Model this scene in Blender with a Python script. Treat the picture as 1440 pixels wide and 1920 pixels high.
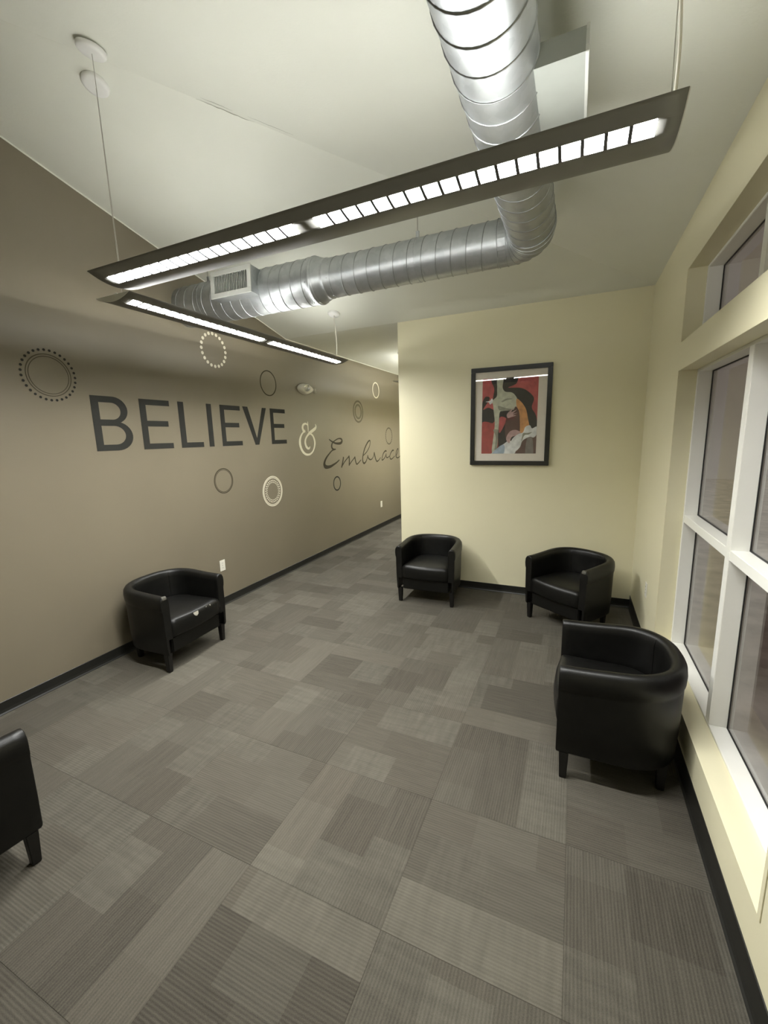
import bpy, bmesh, math, random
from mathutils import Vector, Matrix
for o in list(bpy.data.objects):
    bpy.data.objects.remove(o, do_unlink=True)
scene = bpy.context.scene
C = scene.collection
PI = math.pi

# ------------------------------------------------------------------ camera
CAM = Vector((3.4246, 0.0, 1.772))
RT = Vector((0.91241, 0.40841, -0.02657)); UP = Vector((-0.04817, 0.17165, 0.98398)); FW = Vector((-0.40643, 0.89651, -0.17629))
cam_d = bpy.data.cameras.new('camera')
cam_d.sensor_fit = 'VERTICAL'; cam_d.sensor_height = 24.0; cam_d.sensor_width = 18.0
cam_d.lens = 789.61 / 1920.0 * 24.0
cam_d.clip_start = 0.02; cam_d.clip_end = 200
cam = bpy.data.objects.new('camera', cam_d); C.objects.link(cam)
m3 = Matrix((RT, UP, -FW)).transposed()
cam.matrix_world = Matrix.Translation(CAM) @ m3.to_4x4()
scene.camera = cam

# ------------------------------------------------------------------ world (night outside), exposure
w = bpy.data.worlds.new('night'); scene.world = w; w.use_nodes = True
bg = w.node_tree.nodes['Background']
bg.inputs[0].default_value = (0.075, 0.062, 0.056, 1); bg.inputs[1].default_value = 1.0
vs = scene.view_settings
vs.view_transform = 'Standard'; vs.look = 'None'; vs.gamma = 1.0; vs.use_curve_mapping = False
vs.exposure = 1.2
LAMP_DOWN = 135.0      # emission of the lens behind the louver blades
LAMP_UP = 15.0        # emission of the open-topped tubes

# ------------------------------------------------------------------ room dimensions (metres)
YE = 4.673            # end wall
XR = 4.003            # window wall
XC = 1.535            # free edge of the end wall, corridor beyond
ZE = 3.029            # eaves height
SL = 0.2403           # ceiling slope
YH = XR - YE          # hip line: x = y + YH
YB = -2.2             # wall behind the camera
YF = 11.0             # far end of the corridor
def zceil(x, y):
    if y > YE: return ZE
    return min(ZE + SL*(YE - y), ZE + SL*(XR - x))

# ------------------------------------------------------------------ material helpers
MATS = {}
def new_mat(name):
    m = bpy.data.materials.new(name); m.use_nodes = True
    nt = m.node_tree
    b = nt.nodes['Principled BSDF']
    return m, nt, b
def L(nt, a, b): nt.links.new(a, b)
def node(nt, t, **kw):
    n = nt.nodes.new(t)
    for k, v in kw.items(): setattr(n, k, v)
    return n
def math_n(nt, op, a, b=None, c=None):
    n = node(nt, 'ShaderNodeMath', operation=op)
    for i, v in enumerate((a, b, c)):
        if v is None: continue
        if isinstance(v, (int, float)): n.inputs[i].default_value = v
        else: L(nt, v, n.inputs[i])
    return n.outputs[0]
def paint(name, col, rough=0.55, var=0.05, vscale=3.0, bump=0.0, bscale=120.0, metallic=0.0, spec=0.5, bdist=0.002, coat=0.0):
    m, nt, b = new_mat(name)
    tc = node(nt, 'ShaderNodeTexCoord')
    nz = node(nt, 'ShaderNodeTexNoise'); nz.inputs['Scale'].default_value = vscale; nz.inputs['Detail'].default_value = 4
    L(nt, tc.outputs['Object'], nz.inputs['Vector'])
    mr = node(nt, 'ShaderNodeMapRange'); mr.inputs[1].default_value = 0.3; mr.inputs[2].default_value = 0.7
    mr.inputs[3].default_value = 1 - var; mr.inputs[4].default_value = 1 + var
    L(nt, nz.outputs[0], mr.inputs[0])
    mx = node(nt, 'ShaderNodeVectorMath', operation='SCALE'); mx.inputs[0].default_value = col[:3]
    L(nt, mr.outputs[0], mx.inputs['Scale']); L(nt, mx.outputs[0], b.inputs['Base Color'])
    b.inputs['Roughness'].default_value = rough; b.inputs['Metallic'].default_value = metallic
    b.inputs['Specular IOR Level'].default_value = spec
    b.inputs['Coat Weight'].default_value = coat
    if bump:
        n2 = node(nt, 'ShaderNodeTexNoise'); n2.inputs['Scale'].default_value = bscale; n2.inputs['Detail'].default_value = 3
        L(nt, tc.outputs['Object'], n2.inputs['Vector'])
        bp = node(nt, 'ShaderNodeBump'); bp.inputs['Strength'].default_value = bump; bp.inputs['Distance'].default_value = bdist
        L(nt, n2.outputs[0], bp.inputs['Height']); L(nt, bp.outputs[0], b.inputs['Normal'])
    MATS[name] = m
    return m
def emit(name, col, strength):
    m, nt, b = new_mat(name)
    b.inputs['Base Color'].default_value = (0.8, 0.8, 0.8, 1)
    b.inputs['Emission Color'].default_value = (*col, 1); b.inputs['Emission Strength'].default_value = strength
    MATS[name] = m
    return m

paint('ceiling_paint', (0.76, 0.77, 0.695), 0.6, 0.02, 1.5, 0.25, 90)
paint('yellow_paint', (0.78, 0.735, 0.52), 0.45, 0.02, 1.2, 0.12, 160)
paint('brown_paint', (0.192, 0.166, 0.118), 0.38, 0.03, 1.5, 0.10, 180)
paint('rubber_base', (0.012, 0.012, 0.010), 0.45, 0.1, 6)
paint('subfloor', (0.03, 0.028, 0.024), 0.9)
paint('white_vinyl_frame', (0.86, 0.855, 0.80), 0.35, 0.02, 5)
paint('gasket', (0.01, 0.01, 0.01), 0.6)
paint('leather', (0.0042, 0.0041, 0.0036), 0.40, 0.25, 14, 0.25, 260, spec=0.34, bdist=0.001)
paint('leg_wood', (0.005, 0.0045, 0.004), 0.4, 0.2, 20)
paint('worn_patch', (0.30, 0.285, 0.235), 0.8, 0.2, 60)
paint('worn_leather', (0.085, 0.08, 0.066), 0.6, 0.4, 90)
paint('faint_vinyl', (0.125, 0.110, 0.080), 0.7, 0.05, 10, spec=0.12)
paint('seam_steel', (0.33, 0.345, 0.35), 0.35, 0.05, 10, metallic=0.8)
paint('fixture_metal', (0.17, 0.168, 0.158), 0.42, 0.03, 8, 0.0, 100, metallic=0.0, spec=0.5)
paint('fixture_end', (0.60, 0.59, 0.54), 0.45, 0.03, 8)
paint('reflector_white', (0.86, 0.86, 0.84), 0.4, 0.0)
paint('blade_metal', (0.06, 0.058, 0.065), 0.4, 0.0)
paint('white_enamel', (0.80, 0.80, 0.78), 0.4, 0.02, 10)
paint('cable_steel', (0.45, 0.43, 0.38), 0.35, 0.0, metallic=0.6)
paint('cord_white', (0.78, 0.75, 0.66), 0.5, 0.0)
paint('dark_vinyl', (0.030, 0.030, 0.027), 0.7, 0.05, 10, spec=0.12)
paint('brown_vinyl', (0.050, 0.043, 0.028), 0.7, 0.05, 10, spec=0.12)
paint('grey_vinyl', (0.085, 0.076, 0.054), 0.7, 0.05, 10, spec=0.12)
paint('cream_vinyl', (0.74, 0.70, 0.58), 0.5, 0.02, 10)
paint('frame_black', (0.020, 0.020, 0.018), 0.35, 0.1, 30)
paint('mat_board', (0.78, 0.73, 0.65), 0.8, 0.02, 30)
paint('plastic_white', (0.78, 0.76, 0.68), 0.4, 0.02, 10)
paint('lamp_chrome', (0.55, 0.55, 0.53), 0.15, 0.0, metallic=0.9)
paint('slot_dark', (0.02, 0.02, 0.02), 0.6)
paint('grille_dark', (0.05, 0.05, 0.048), 0.6)
paint('register_paint', (0.56, 0.57, 0.54), 0.4, 0.03, 8)
paint('boot_primer', (0.30, 0.315, 0.29), 0.45, 0.04, 8)
paint('night_ground', (0.70, 0.63, 0.58), 0.9, 0.3, 4)
paint('crack', (0.22, 0.215, 0.17), 0.9)
emit('louver_lens', (1.0, 1.0, 0.965), LAMP_DOWN)
emit('louver_lens_dimmed', (1.0, 1.0, 0.96), LAMP_DOWN*0.9)  # same lens, emission turned down to weaken the hot spot on the end wall
emit('fluorescent_tube', (1.0, 1.0, 0.965), LAMP_UP)

def galvanised():
    m, nt, b = new_mat('galvanised_steel')
    tc = node(nt, 'ShaderNodeTexCoord')
    v = node(nt, 'ShaderNodeTexVoronoi'); v.inputs['Scale'].default_value = 26
    nz = node(nt, 'ShaderNodeTexNoise'); nz.inputs['Scale'].default_value = 7; nz.inputs['Detail'].default_value = 6
    L(nt, tc.outputs['Object'], v.inputs['Vector']); L(nt, tc.outputs['Object'], nz.inputs['Vector'])
    bw = node(nt, 'ShaderNodeRGBToBW'); L(nt, v.outputs['Color'], bw.inputs[0])
    s = math_n(nt, 'MULTIPLY_ADD', bw.outputs[0], 0.10, 0.0)
    t = math_n(nt, 'MULTIPLY_ADD', nz.outputs[0], 0.30, s)
    cr = node(nt, 'ShaderNodeValToRGB')
    cr.color_ramp.elements[0].position = 0.05; cr.color_ramp.elements[0].color = (0.35, 0.37, 0.385, 1)
    cr.color_ramp.elements[1].position = 0.35; cr.color_ramp.elements[1].color = (0.56, 0.585, 0.595, 1)
    L(nt, t, cr.inputs[0]); L(nt, cr.outputs[0], b.inputs['Base Color'])
    b.inputs['Metallic'].default_value = 0.85
    r = math_n(nt, 'MULTIPLY_ADD', nz.outputs[0], 0.22, 0.32)
    L(nt, r, b.inputs['Roughness'])
    MATS['galvanised_steel'] = m
galvanised()

def glass_mat(name, ior, tint):
    m = bpy.data.materials.new(name); m.use_nodes = True; nt = m.node_tree
    nt.nodes.remove(nt.nodes['Principled BSDF'])
    out = nt.nodes['Material Output']
    lw = node(nt, 'ShaderNodeLayerWeight'); lw.inputs['Blend'].default_value = 0.5
    f0 = ((ior-1)/(ior+1))**2                      # Schlick reflectance, the same from both sides of the sheet
    fr = math_n(nt, 'MULTIPLY_ADD', math_n(nt, 'POWER', lw.outputs['Facing'], 5.0), 1-f0, f0)
    tr = node(nt, 'ShaderNodeBsdfTransparent'); tr.inputs[0].default_value = (*tint, 1)
    gl = node(nt, 'ShaderNodeBsdfGlossy'); gl.inputs['Roughness'].default_value = 0.015
    gl.inputs['Color'].default_value = (0.95, 0.95, 0.95, 1)
    tc = node(nt, 'ShaderNodeTexCoord'); nz = node(nt, 'ShaderNodeTexNoise'); nz.inputs['Scale'].default_value = 1.3
    L(nt, tc.outputs['Object'], nz.inputs['Vector'])
    bp = node(nt, 'ShaderNodeBump'); bp.inputs['Strength'].default_value = 0.05; bp.inputs['Distance'].default_value = 0.01
    L(nt, nz.outputs[0], bp.inputs['Height']); L(nt, bp.outputs[0], gl.inputs['Normal'])
    mx = node(nt, 'ShaderNodeMixShader')
    L(nt, fr, mx.inputs[0]); L(nt, tr.outputs[0], mx.inputs[1]); L(nt, gl.outputs[0], mx.inputs[2])
    L(nt, mx.outputs[0], out.inputs['Surface'])
    MATS[name] = m
glass_mat('window_glass', 1.6, (0.90, 0.90, 0.90))
glass_mat('picture_glass', 1.5, (1.0, 1.0, 1.0))

TS = 0.6096
def carpet():
    m, nt, b = new_mat('carpet_tile')
    tc = node(nt, 'ShaderNodeTexCoord')
    sp = node(nt, 'ShaderNodeSeparateXYZ'); L(nt, tc.outputs['Object'], sp.inputs[0])
    x, y = sp.outputs[0], sp.outputs[1]
    u = math_n(nt, 'MULTIPLY_ADD', x, 1/TS, 0.5); v = math_n(nt, 'MULTIPLY_ADD', y, 1/TS, 0.5)
    at = node(nt, 'ShaderNodeAttribute', attribute_type='OBJECT', attribute_name='strip_edges')
    al = node(nt, 'ShaderNodeAttribute', attribute_type='OBJECT', attribute_name='strip_levels')
    ap = node(nt, 'ShaderNodeAttribute', attribute_type='OBJECT', attribute_name='patch_seed')
    ts = node(nt, 'ShaderNodeSeparateXYZ'); L(nt, at.outputs['Vector'], ts.inputs[0])
    ls = node(nt, 'ShaderNodeSeparateXYZ'); L(nt, al.outputs['Vector'], ls.inputs[0])
    ps = node(nt, 'ShaderNodeSeparateXYZ'); L(nt, ap.outputs['Vector'], ps.inputs[0])
    s1 = math_n(nt, 'GREATER_THAN', v, ts.outputs[0]); s2 = math_n(nt, 'GREATER_THAN', v, ts.outputs[1])
    idx = math_n(nt, 'ADD', s1, s2)
    d1 = math_n(nt, 'SUBTRACT', ls.outputs[1], ls.outputs[0]); d2 = math_n(nt, 'SUBTRACT', ls.outputs[2], ls.outputs[1])
    lev = math_n(nt, 'MULTIPLY_ADD', s1, d1, ls.outputs[0]); lev = math_n(nt, 'MULTIPLY_ADD', s2, d2, lev)
    # patches along the strips
    nzj = node(nt, 'ShaderNodeTexNoise'); nzj.inputs['Scale'].default_value = 60
    L(nt, tc.outputs['Object'], nzj.inputs['Vector'])
    jit = math_n(nt, 'MULTIPLY_ADD', nzj.outputs[0], 0.016, -0.008)
    uj = math_n(nt, 'ADD', u, jit)
    q = math_n(nt, 'MULTIPLY_ADD', uj, 2.3, math_n(nt, 'MULTIPLY_ADD', idx, 0.41, ps.outputs[0]))
    cb = node(nt, 'ShaderNodeCombineXYZ')
    L(nt, math_n(nt, 'FLOOR', q), cb.inputs[0]); L(nt, idx, cb.inputs[1]); L(nt, math_n(nt, 'MULTIPLY', ps.outputs[1], 91.7), cb.inputs[2])
    wn = node(nt, 'ShaderNodeTexWhiteNoise', noise_dimensions='3D'); L(nt, cb.outputs[0], wn.inputs['Vector'])
    patch = math_n(nt, 'MULTIPLY_ADD', wn.outputs['Value'], 0.30, -0.15)
    # long streaks along the ribs, a few bars across them
    def streak(sx, sy, detail=2):
        mp = node(nt, 'ShaderNodeCombineXYZ')
        L(nt, math_n(nt, 'MULTIPLY', x, sx), mp.inputs[0]); L(nt, math_n(nt, 'MULTIPLY', y, sy), mp.inputs[1])
        L(nt, math_n(nt, 'MULTIPLY', ps.outputs[1], 37.0), mp.inputs[2])
        n = node(nt, 'ShaderNodeTexNoise'); n.inputs['Scale'].default_value = 1.0; n.inputs['Detail'].default_value = detail
        L(nt, mp.outputs[0], n.inputs['Vector']); return math_n(nt, 'SUBTRACT', n.outputs[0], 0.5)
    st1 = streak(5, 70); st2 = streak(32, 5); gr = streak(420, 420, 3)
    sel = math_n(nt, 'GREATER_THAN', wn.outputs['Value'], 0.66)
    bars = math_n(nt, 'MULTIPLY', math_n(nt, 'MULTIPLY', st2, sel), 0.55)
    rib = math_n(nt, 'SINE', math_n(nt, 'MULTIPLY', y, 2*PI/0.0117))
    f = math_n(nt, 'ADD', lev, patch)
    f = math_n(nt, 'MULTIPLY_ADD', st1, 0.40, f)
    f = math_n(nt, 'ADD', f, bars)
    f = math_n(nt, 'MULTIPLY_ADD', gr, 0.85, f)
    f = math_n(nt, 'MULTIPLY_ADD', rib, 0.11, f)
    f = math_n(nt, 'MAXIMUM', f, 0.3)
    mixc = node(nt, 'ShaderNodeMix', data_type='RGBA')
    mixc.inputs[6].default_value = (0.088, 0.079, 0.063, 1); mixc.inputs[7].default_value = (0.085, 0.079, 0.064, 1)
    L(nt, wn.outputs['Value'], mixc.inputs[0])
    sc = node(nt, 'ShaderNodeVectorMath', operation='SCALE'); L(nt, mixc.outputs[2], sc.inputs[0]); L(nt, f, sc.inputs['Scale'])
    L(nt, sc.outputs[0], b.inputs['Base Color'])
    b.inputs['Roughness'].default_value = 0.95; b.inputs['Specular IOR Level'].default_value = 0.15
    h = math_n(nt, 'MULTIPLY_ADD', rib, 0.5, math_n(nt, 'MULTIPLY', gr, 1.5))
    bp = node(nt, 'ShaderNodeBump'); bp.inputs['Strength'].default_value = 0.5; bp.inputs['Distance'].default_value = 0.0015
    L(nt, h, bp.inputs['Height']); L(nt, bp.outputs[0], b.inputs['Normal'])
    MATS['carpet_tile'] = m
carpet()

# ------------------------------------------------------------------ mesh helpers
class MB:
    """collects vertices and faces, links them as one mesh object"""
    def __init__(s): s.v = []; s.f = []; s.mi = []; s.sm = []
    def add(s, vs, fs, mi=0, smooth=False):
        n = len(s.v); s.v += [tuple(p) for p in vs]
        for f in fs: s.f.append([n+i for i in f]); s.mi.append(mi); s.sm.append(smooth)
        return s
    def box(s, a, b, mi=0, bev=0.0):
        (x0, y0, z0), (x1, y1, z1) = a, b
        if bev <= 0:
            vs = [(x0,y0,z0),(x1,y0,z0),(x1,y1,z0),(x0,y1,z0),(x0,y0,z1),(x1,y0,z1),(x1,y1,z1),(x0,y1,z1)]
            return s.add(vs, [(3,2,1,0),(4,5,6,7),(0,1,5,4),(1,2,6,5),(2,3,7,6),(3,0,4,7)], mi)
        bm = bmesh.new(); bmesh.ops.create_cube(bm, size=1)
        for q in bm.verts:
            q.co = Vector((x0+(q.co.x+.5)*(x1-x0), y0+(q.co.y+.5)*(y1-y0), z0+(q.co.z+.5)*(z1-z0)))
        bmesh.ops.bevel(bm, geom=bm.edges[:], offset=bev, segments=2, affect='EDGES')
        bm.verts.index_update()
        s.add([q.co[:] for q in bm.verts], [[q.index for q in f.verts] for f in bm.faces], mi); bm.free()
        return s
    def prism(s, poly, axis, a, b, mi=0):
        """poly: list of 2D points; extruded along axis (0,1,2) from a to b"""
        def P(p, t):
            if axis == 0: return (t, p[0], p[1])
            if axis == 1: return (p[0], t, p[1])
            return (p[0], p[1], t)
        n = len(poly); vs = [P(p, a) for p in poly] + [P(p, b) for p in poly]
        fs = [list(range(n))[::-1], [n+i for i in range(n)]] + [(i, (i+1) % n, n+(i+1) % n, n+i) for i in range(n)]
        return s.add(vs, fs, mi)
    def tube(s, pts, r, seg=8, cap=True, mi=0, smooth=True):
        pts = [Vector(p) for p in pts]; n = len(pts)
        rs = r if isinstance(r, (list, tuple)) else [r]*n
        vs = []; prev = None
        for i, p in enumerate(pts):
            t = (pts[min(i+1, n-1)] - pts[max(i-1, 0)]).normalized()
            if prev is None:
                ref = Vector((0,0,1)) if abs(t.z) < .9 else Vector((1,0,0)); nx = t.cross(ref).normalized()
            else: nx = (prev - t*prev.dot(t)).normalized()
            prev = nx; ny = t.cross(nx)
            for k in range(seg):
                a = 2*PI*k/seg; vs.append(p + (nx*math.cos(a) + ny*math.sin(a))*rs[i])
        fs = [(i*seg+k, i*seg+(k+1) % seg, (i+1)*seg+(k+1) % seg, (i+1)*seg+k) for i in range(n-1) for k in range(seg)]
        s.add(vs, fs, mi, smooth)
        if cap:
            s.add(vs[:seg], [list(range(seg))[::-1]], mi); s.add(vs[-seg:], [list(range(seg))], mi)
        return s
    def lathe(s, prof, seg=24, mi=0, M=None, smooth=True):
        """prof: (r, z) pairs; r = 0 closes"""
        vs = []; rows = []
        for r, z in prof:
            if r < 1e-6: rows.append([len(vs)]); vs.append(Vector((0, 0, z)))
            else:
                rows.append(list(range(len(vs), len(vs)+seg)))
                vs += [Vector((r*math.cos(2*PI*k/seg), r*math.sin(2*PI*k/seg), z)) for k in range(seg)]
        fs = []
        for a, b in zip(rows, rows[1:]):
            for k in range(seg):
                if len(a) == 1: fs.append((a[0], b[(k+1) % seg], b[k]))
                elif len(b) == 1: fs.append((a[k], a[(k+1) % seg], b[0]))
                else: fs.append((a[k], a[(k+1) % seg], b[(k+1) % seg], b[k]))
        if M is not None: vs = [M @ q for q in vs]
        return s.add(vs, fs, mi, smooth)
    def mesh(s, name, mats):
        me = bpy.data.meshes.new(name); me.from_pydata(s.v, [], s.f)
        for m in (mats if isinstance(mats, (list, tuple)) else [mats]): me.materials.append(MATS[m])
        me.polygons.foreach_set('material_index', s.mi); me.polygons.foreach_set('use_smooth', s.sm)
        me.update(); return me
    def build(s, name, mats, parent=None, loc=(0,0,0), rot=(0,0,0)):
        o = bpy.data.objects.new(name, s.mesh(name, mats)); C.objects.link(o)
        o.parent = parent; o.location = loc; o.rotation_euler = rot
        return o
def fix_normals(o):
    bm = bmesh.new(); bm.from_mesh(o.data); bmesh.ops.recalc_face_normals(bm, faces=bm.faces[:]); bm.to_mesh(o.data); bm.free()
    return o
def empty(name, loc=(0,0,0), rot=(0,0,0)):
    o = bpy.data.objects.new(name, None); C.objects.link(o); o.location = loc; o.rotation_euler = rot
    o.empty_display_size = 0.1
    return o
def tag(o, label=None, cat=None, group=None, kind=None):
    if label: o['label'] = label
    if cat: o['category'] = cat
    if group: o['group'] = group
    if kind: o['kind'] = kind
    return o
def struct(o, label, cat):
    return tag(o, label, cat, kind='structure')
def inst(name, mesh, parent=None, loc=(0,0,0), rot=(0,0,0)):
    o = bpy.data.objects.new(name, mesh); C.objects.link(o); o.parent = parent; o.location = loc; o.rotation_euler = rot
    return o
def copy_tree(o, parent=None):
    c = o.copy(); C.objects.link(c); c.parent = parent
    for ch in o.children: copy_tree(ch, c)
    return c

# ================================================================== THE SETTING
# ---- floor: slab with one object for each carpet tile
floor = MB().box((-0.15, YB-0.15, -0.16), (XR+0.3, YF+0.15, -0.007)).build('floor', 'subfloor')
struct(floor, 'grey-brown carpet tile floor with ribbed quarter-turned tiles', 'floor')
X0, Y0 = 1.034, 1.112
GAP = 0.0006
def tile_mesh(x0, x1, y0, y1):
    """slab with softened top edges, local to the tile centre"""
    e = 0.0012; zb = -0.0075
    mb = MB()
    vs = [(x0,y0,zb),(x1,y0,zb),(x1,y1,zb),(x0,y1,zb), (x0,y0,-e*.6),(x1,y0,-e*.6),(x1,y1,-e*.6),(x0,y1,-e*.6),
          (x0+e,y0+e,0),(x1-e,y0+e,0),(x1-e,y1-e,0),(x0+e,y1-e,0)]
    fs = [(8,9,10,11)]
    for k in range(4):
        k2 = (k+1) % 4
        fs += [(k, k2, 4+k2, 4+k), (4+k, 4+k2, 8+k2, 8+k)]
    return mb.add(vs, fs).mesh('carpet_tile', 'carpet_tile')
H_ = TS/2 - GAP/2
full_tile = tile_mesh(-H_, H_, -H_, H_)
HAND = {  # tiles that show large in front: strip edges, strip levels (from the low to the high side), patch offset
    (2,0): ((.34,.70), (1.16,.93,.90), .1), (2,-1): ((.40,.73), (.82,.84,1.10), .0), (1,0): ((.36,.75), (.88,1.0,.97), .2),
    (3,0): ((.34,.72), (1.14,.90,.99), .3), (1,-1): ((.36,.66), (.92,.84,1.06), .6), (3,-1): ((.33,.68), (.84,.95,.88), .4),
    (2,1): ((.30,.62), (1.0,.98,.98), .7), (3,1): ((.30,.66), (.93,.88,.97), .2), (4,0): ((.36,.8), (.84,.80,.82), .5),
    (4,-1): ((.36,.8), (.80,.78,.80), .5), (4,1): ((.36,.8), (.90,.84,.82), .1), (0,-1): ((.34,.66), (.90,.94,.88), .8),
    (0,0): ((.33,.66), (.96,.90,.94), .8), (1,1): ((.36,.62), (1.05,.92,.88), .8), (3,2): ((.30,.78), (1.12,.86,.90), .3),
    (2,2): ((.34,.66), (.92,.97,1.12), .3), (0,1): ((.4,.7), (.93,1.02,1.06), .9)}
rnd = random.Random(11)
for j in range(-5, 17):
    for i in range(-2, 5):
        cx, cy = X0 + TS*(i+.5), Y0 + TS*(j+.5)
        wx0, wx1 = max(cx-H_, 0.0), min(cx+H_, XR if cy < YE else XC)
        wy0, wy1 = max(cy-H_, YB), min(cy+H_, YF)
        if cy < YE < cy+H_ and cx > XC: wy1 = YE
        r = [rnd.random() for _ in range(8)]
        if cy > YE and cx - H_ > XC: continue
        if wx1-wx0 < .02 or wy1-wy0 < .02: continue
        horiz = (i+j) % 2 != 0
        rz = 0.0 if horiz else -PI/2
        whole = abs(wx1-wx0-2*H_) < 1e-6 and abs(wy1-wy0-2*H_) < 1e-6
        if whole: me = full_tile
        else:
            a0, a1, b0, b1 = wx0-cx, wx1-cx, wy0-cy, wy1-cy
            # world offset -> local of the turned tile: rotation by -90 deg maps local (x,y) to world (y,-x)
            me = tile_mesh(a0, a1, b0, b1) if horiz else tile_mesh(-b1, -b0, a0, a1)
        t = inst('carpet_tile', me, floor, (cx, cy, 0), (0, 0, rz))
        if (i,j) in HAND: ed, lv, sd = HAND[(i,j)]
        else:
            ed = (.26+.14*r[0], .60+.16*r[1])
            lv = [.88+.20*r[2], .88+.20*r[3], .88+.20*r[4]]
            if r[7] < .6: lv[int(r[6]*3)] = 1.12
            sd = r[5]
        t['strip_edges'] = [float(ed[0]), float(ed[1]), 0.0]
        t['strip_levels'] = [float(q) for q in lv]
        t['patch_seed'] = [float(sd), float(r[6]), 0.0]

# ---- walls
ZL = zceil(0, YB)
wl = MB().prism([(YB-.12, -.1), (YF+.12, -.1), (YF+.12, ZE), (YE, ZE), (YE-XR, ZL), (YB-.12, ZL)], 0, -.14, 0.0).build('wall_left', 'brown_paint')
fix_normals(wl); struct(wl, 'long taupe-brown wall carrying the lettering and circle decals', 'wall')
we = MB().box((XC, YE, -.1), (XR+.2, YE+.14, ZE)).build('wall_end', 'yellow_paint')
struct(we, 'pale yellow end wall behind the framed picture', 'wall')
wh = MB().box((XC, YE+.14, -.1), (XC+.14, YF+.12, ZE)).build('wall_corridor', 'yellow_paint')
struct(wh, 'corridor side wall hidden round the yellow corner', 'wall')
wf = MB().box((0, YF, -.1), (XC, YF+.12, ZE)).build('wall_far', 'yellow_paint')
struct(wf, 'far end wall of the corridor', 'wall')
wb = MB().box((0, YB-.12, -.1), (XR+.2, YB, ZL+.05)).build('wall_back', 'yellow_paint')
struct(wb, 'pale yellow wall behind the viewer', 'wall')
# window wall: opening 1 (tall, lower) and opening 2 (transom)
WY0, WY1 = 1.408, 3.310
S0, S1, T0, T1 = 0.300, 2.133, 2.305, 2.728
XO = XR + 0.20
wr = MB()
wr.box((XR, WY1, -.1), (XO, YE, ZE)); wr.box((XR, YB-.12, -.1), (XO, WY0, ZE))
wr.box((XR, WY0, -.1), (XO, WY1, S0)); wr.box((XR, WY0, S1), (XO, WY1, T0)); wr.box((XR, WY0, T1), (XO, WY1, ZE))
wr = wr.build('wall_right', 'yellow_paint')
struct(wr, 'pale yellow window wall on the right', 'wall')
for z0, z1 in ((S0, S1), (T0, T1)):     # corner beads round the openings
    for k, (a, b) in enumerate((((XR-.003, WY1, z0), (XR, WY1+.022, z1)), ((XR-.003, WY0-.022, z0), (XR, WY0, z1)))):
        MB().box(a, b, 0, 0.0012).build('corner_bead', 'yellow_paint', wr)

# ---- ceiling: two slopes meeting at a hip, level over the corridor
cl = MB(); TH = .10
def slab(poly, th=TH):
    n = len(poly); vs = [tuple(p) for p in poly] + [(p[0], p[1], p[2]+th) for p in poly]
    return vs, [list(range(n)), [n+i for i in range(n)][::-1]] + [(i, n+i, n+(i+1) % n, (i+1) % n) for i in range(n)]
A = (0, YE-XR, ZL); B = (XR, YE, ZE)
cl.add(*slab([A, (0, YE, ZE), B])); cl.add(*slab([A, B, (XR, YB, ZE), (0, YB, ZL)])); cl.add(*slab([(0, YE, ZE), (0, YF, ZE), (XC, YF, ZE), (XC, YE, ZE)]))
ceiling = fix_normals(cl.build('ceiling', 'ceiling_paint')); struct(ceiling, 'cream ceiling of two slopes meeting at a hip line', 'ceiling')
# hairline cracks in the joint of the hip
for a, b, off, wd in ((1.40, 1.62, .0, .004), (1.44, 1.56, -.045, .0025), (1.62, 1.80, -.05, .002), (2.30, 2.46, .0, .003)):
    pts = []
    rr = random.Random(int(a*100))
    n = 14
    for k in range(n+1):
        x = a + (b-a)*k/n; y = x - YH + off + rr.uniform(-.004, .004)
        pts.append((x, y))
    vs = []; fs = []
    for k, (x, y) in enumerate(pts):
        ww = wd*math.sin(PI*k/n)*.5 + .0004
        for sg in (-1, 1):
            px, py = x+sg*ww*.7, y-sg*ww*.7
            vs.append((px, py, zceil(px, py)-.0012))
    fs = [(2*k, 2*k+1, 2*k+3, 2*k+2) for k in range(n)]
    MB().add(vs, fs).build('plaster_crack', 'crack', ceiling)

# caulk line between brown wall and ceiling
tr = MB()
for (ya, za), (yb, zb) in ((( YE-XR, ZL), (YE, ZE)), ((YE, ZE), (YF, ZE))):
    tr.add([(0,ya,za),(0.003,ya,za),(0.003,yb,zb),(0,yb,zb),(0,ya,za-.010),(0.003,ya,za-.010),(0.003,yb,zb-.010),(0,yb,zb-.010)],
           [(4,5,6,7),(1,2,6,5),(0,1,5,4),(2,3,7,6)])
struct(tr.build('trim_1', 'ceiling_paint'), 'thin cream caulk line along the top of the brown wall', 'trim')

# ---- rubber cove bases
def cove(h, toe=.012):
    return [(0, 0), (toe, 0), (toe, .003), (.006, .012), (.0032, .03), (.0032, h-.002), (.0012, h), (0, h)]
HB = .088; HB2 = .132
def base_run(prof, p0, p1, n):
    """sweep the profile from p0 to p1; n = direction into the room"""
    vs = []
    for p in (p0, p1):
        vs += [(p[0]+n[0]*d, p[1]+n[1]*d, z+.0005) for d, z in prof]
    k = len(prof)
    return vs, [(i, (i+1) % k, k+(i+1) % k, k+i) for i in range(k)] + [list(range(k))[::-1], [k+i for i in range(k)]]
def baseboard(name, h, p0, p1, n, label):
    o = MB().add(*base_run(cove(h), p0, p1, n)).build(name, 'rubber_base'); fix_normals(o)
    return struct(o, label, 'baseboard')
baseboard('baseboard_left', HB, (0, YB), (0, YF), (1, 0), 'black rubber base along the brown wall')
baseboard('baseboard_end', HB, (XC, YE), (XR, YE), (0, -1), 'black rubber base under the framed picture wall')
baseboard('baseboard_right', HB2, (XR, YB), (XR, YE), (-1, 0), 'taller black rubber base under the windows')
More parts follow.
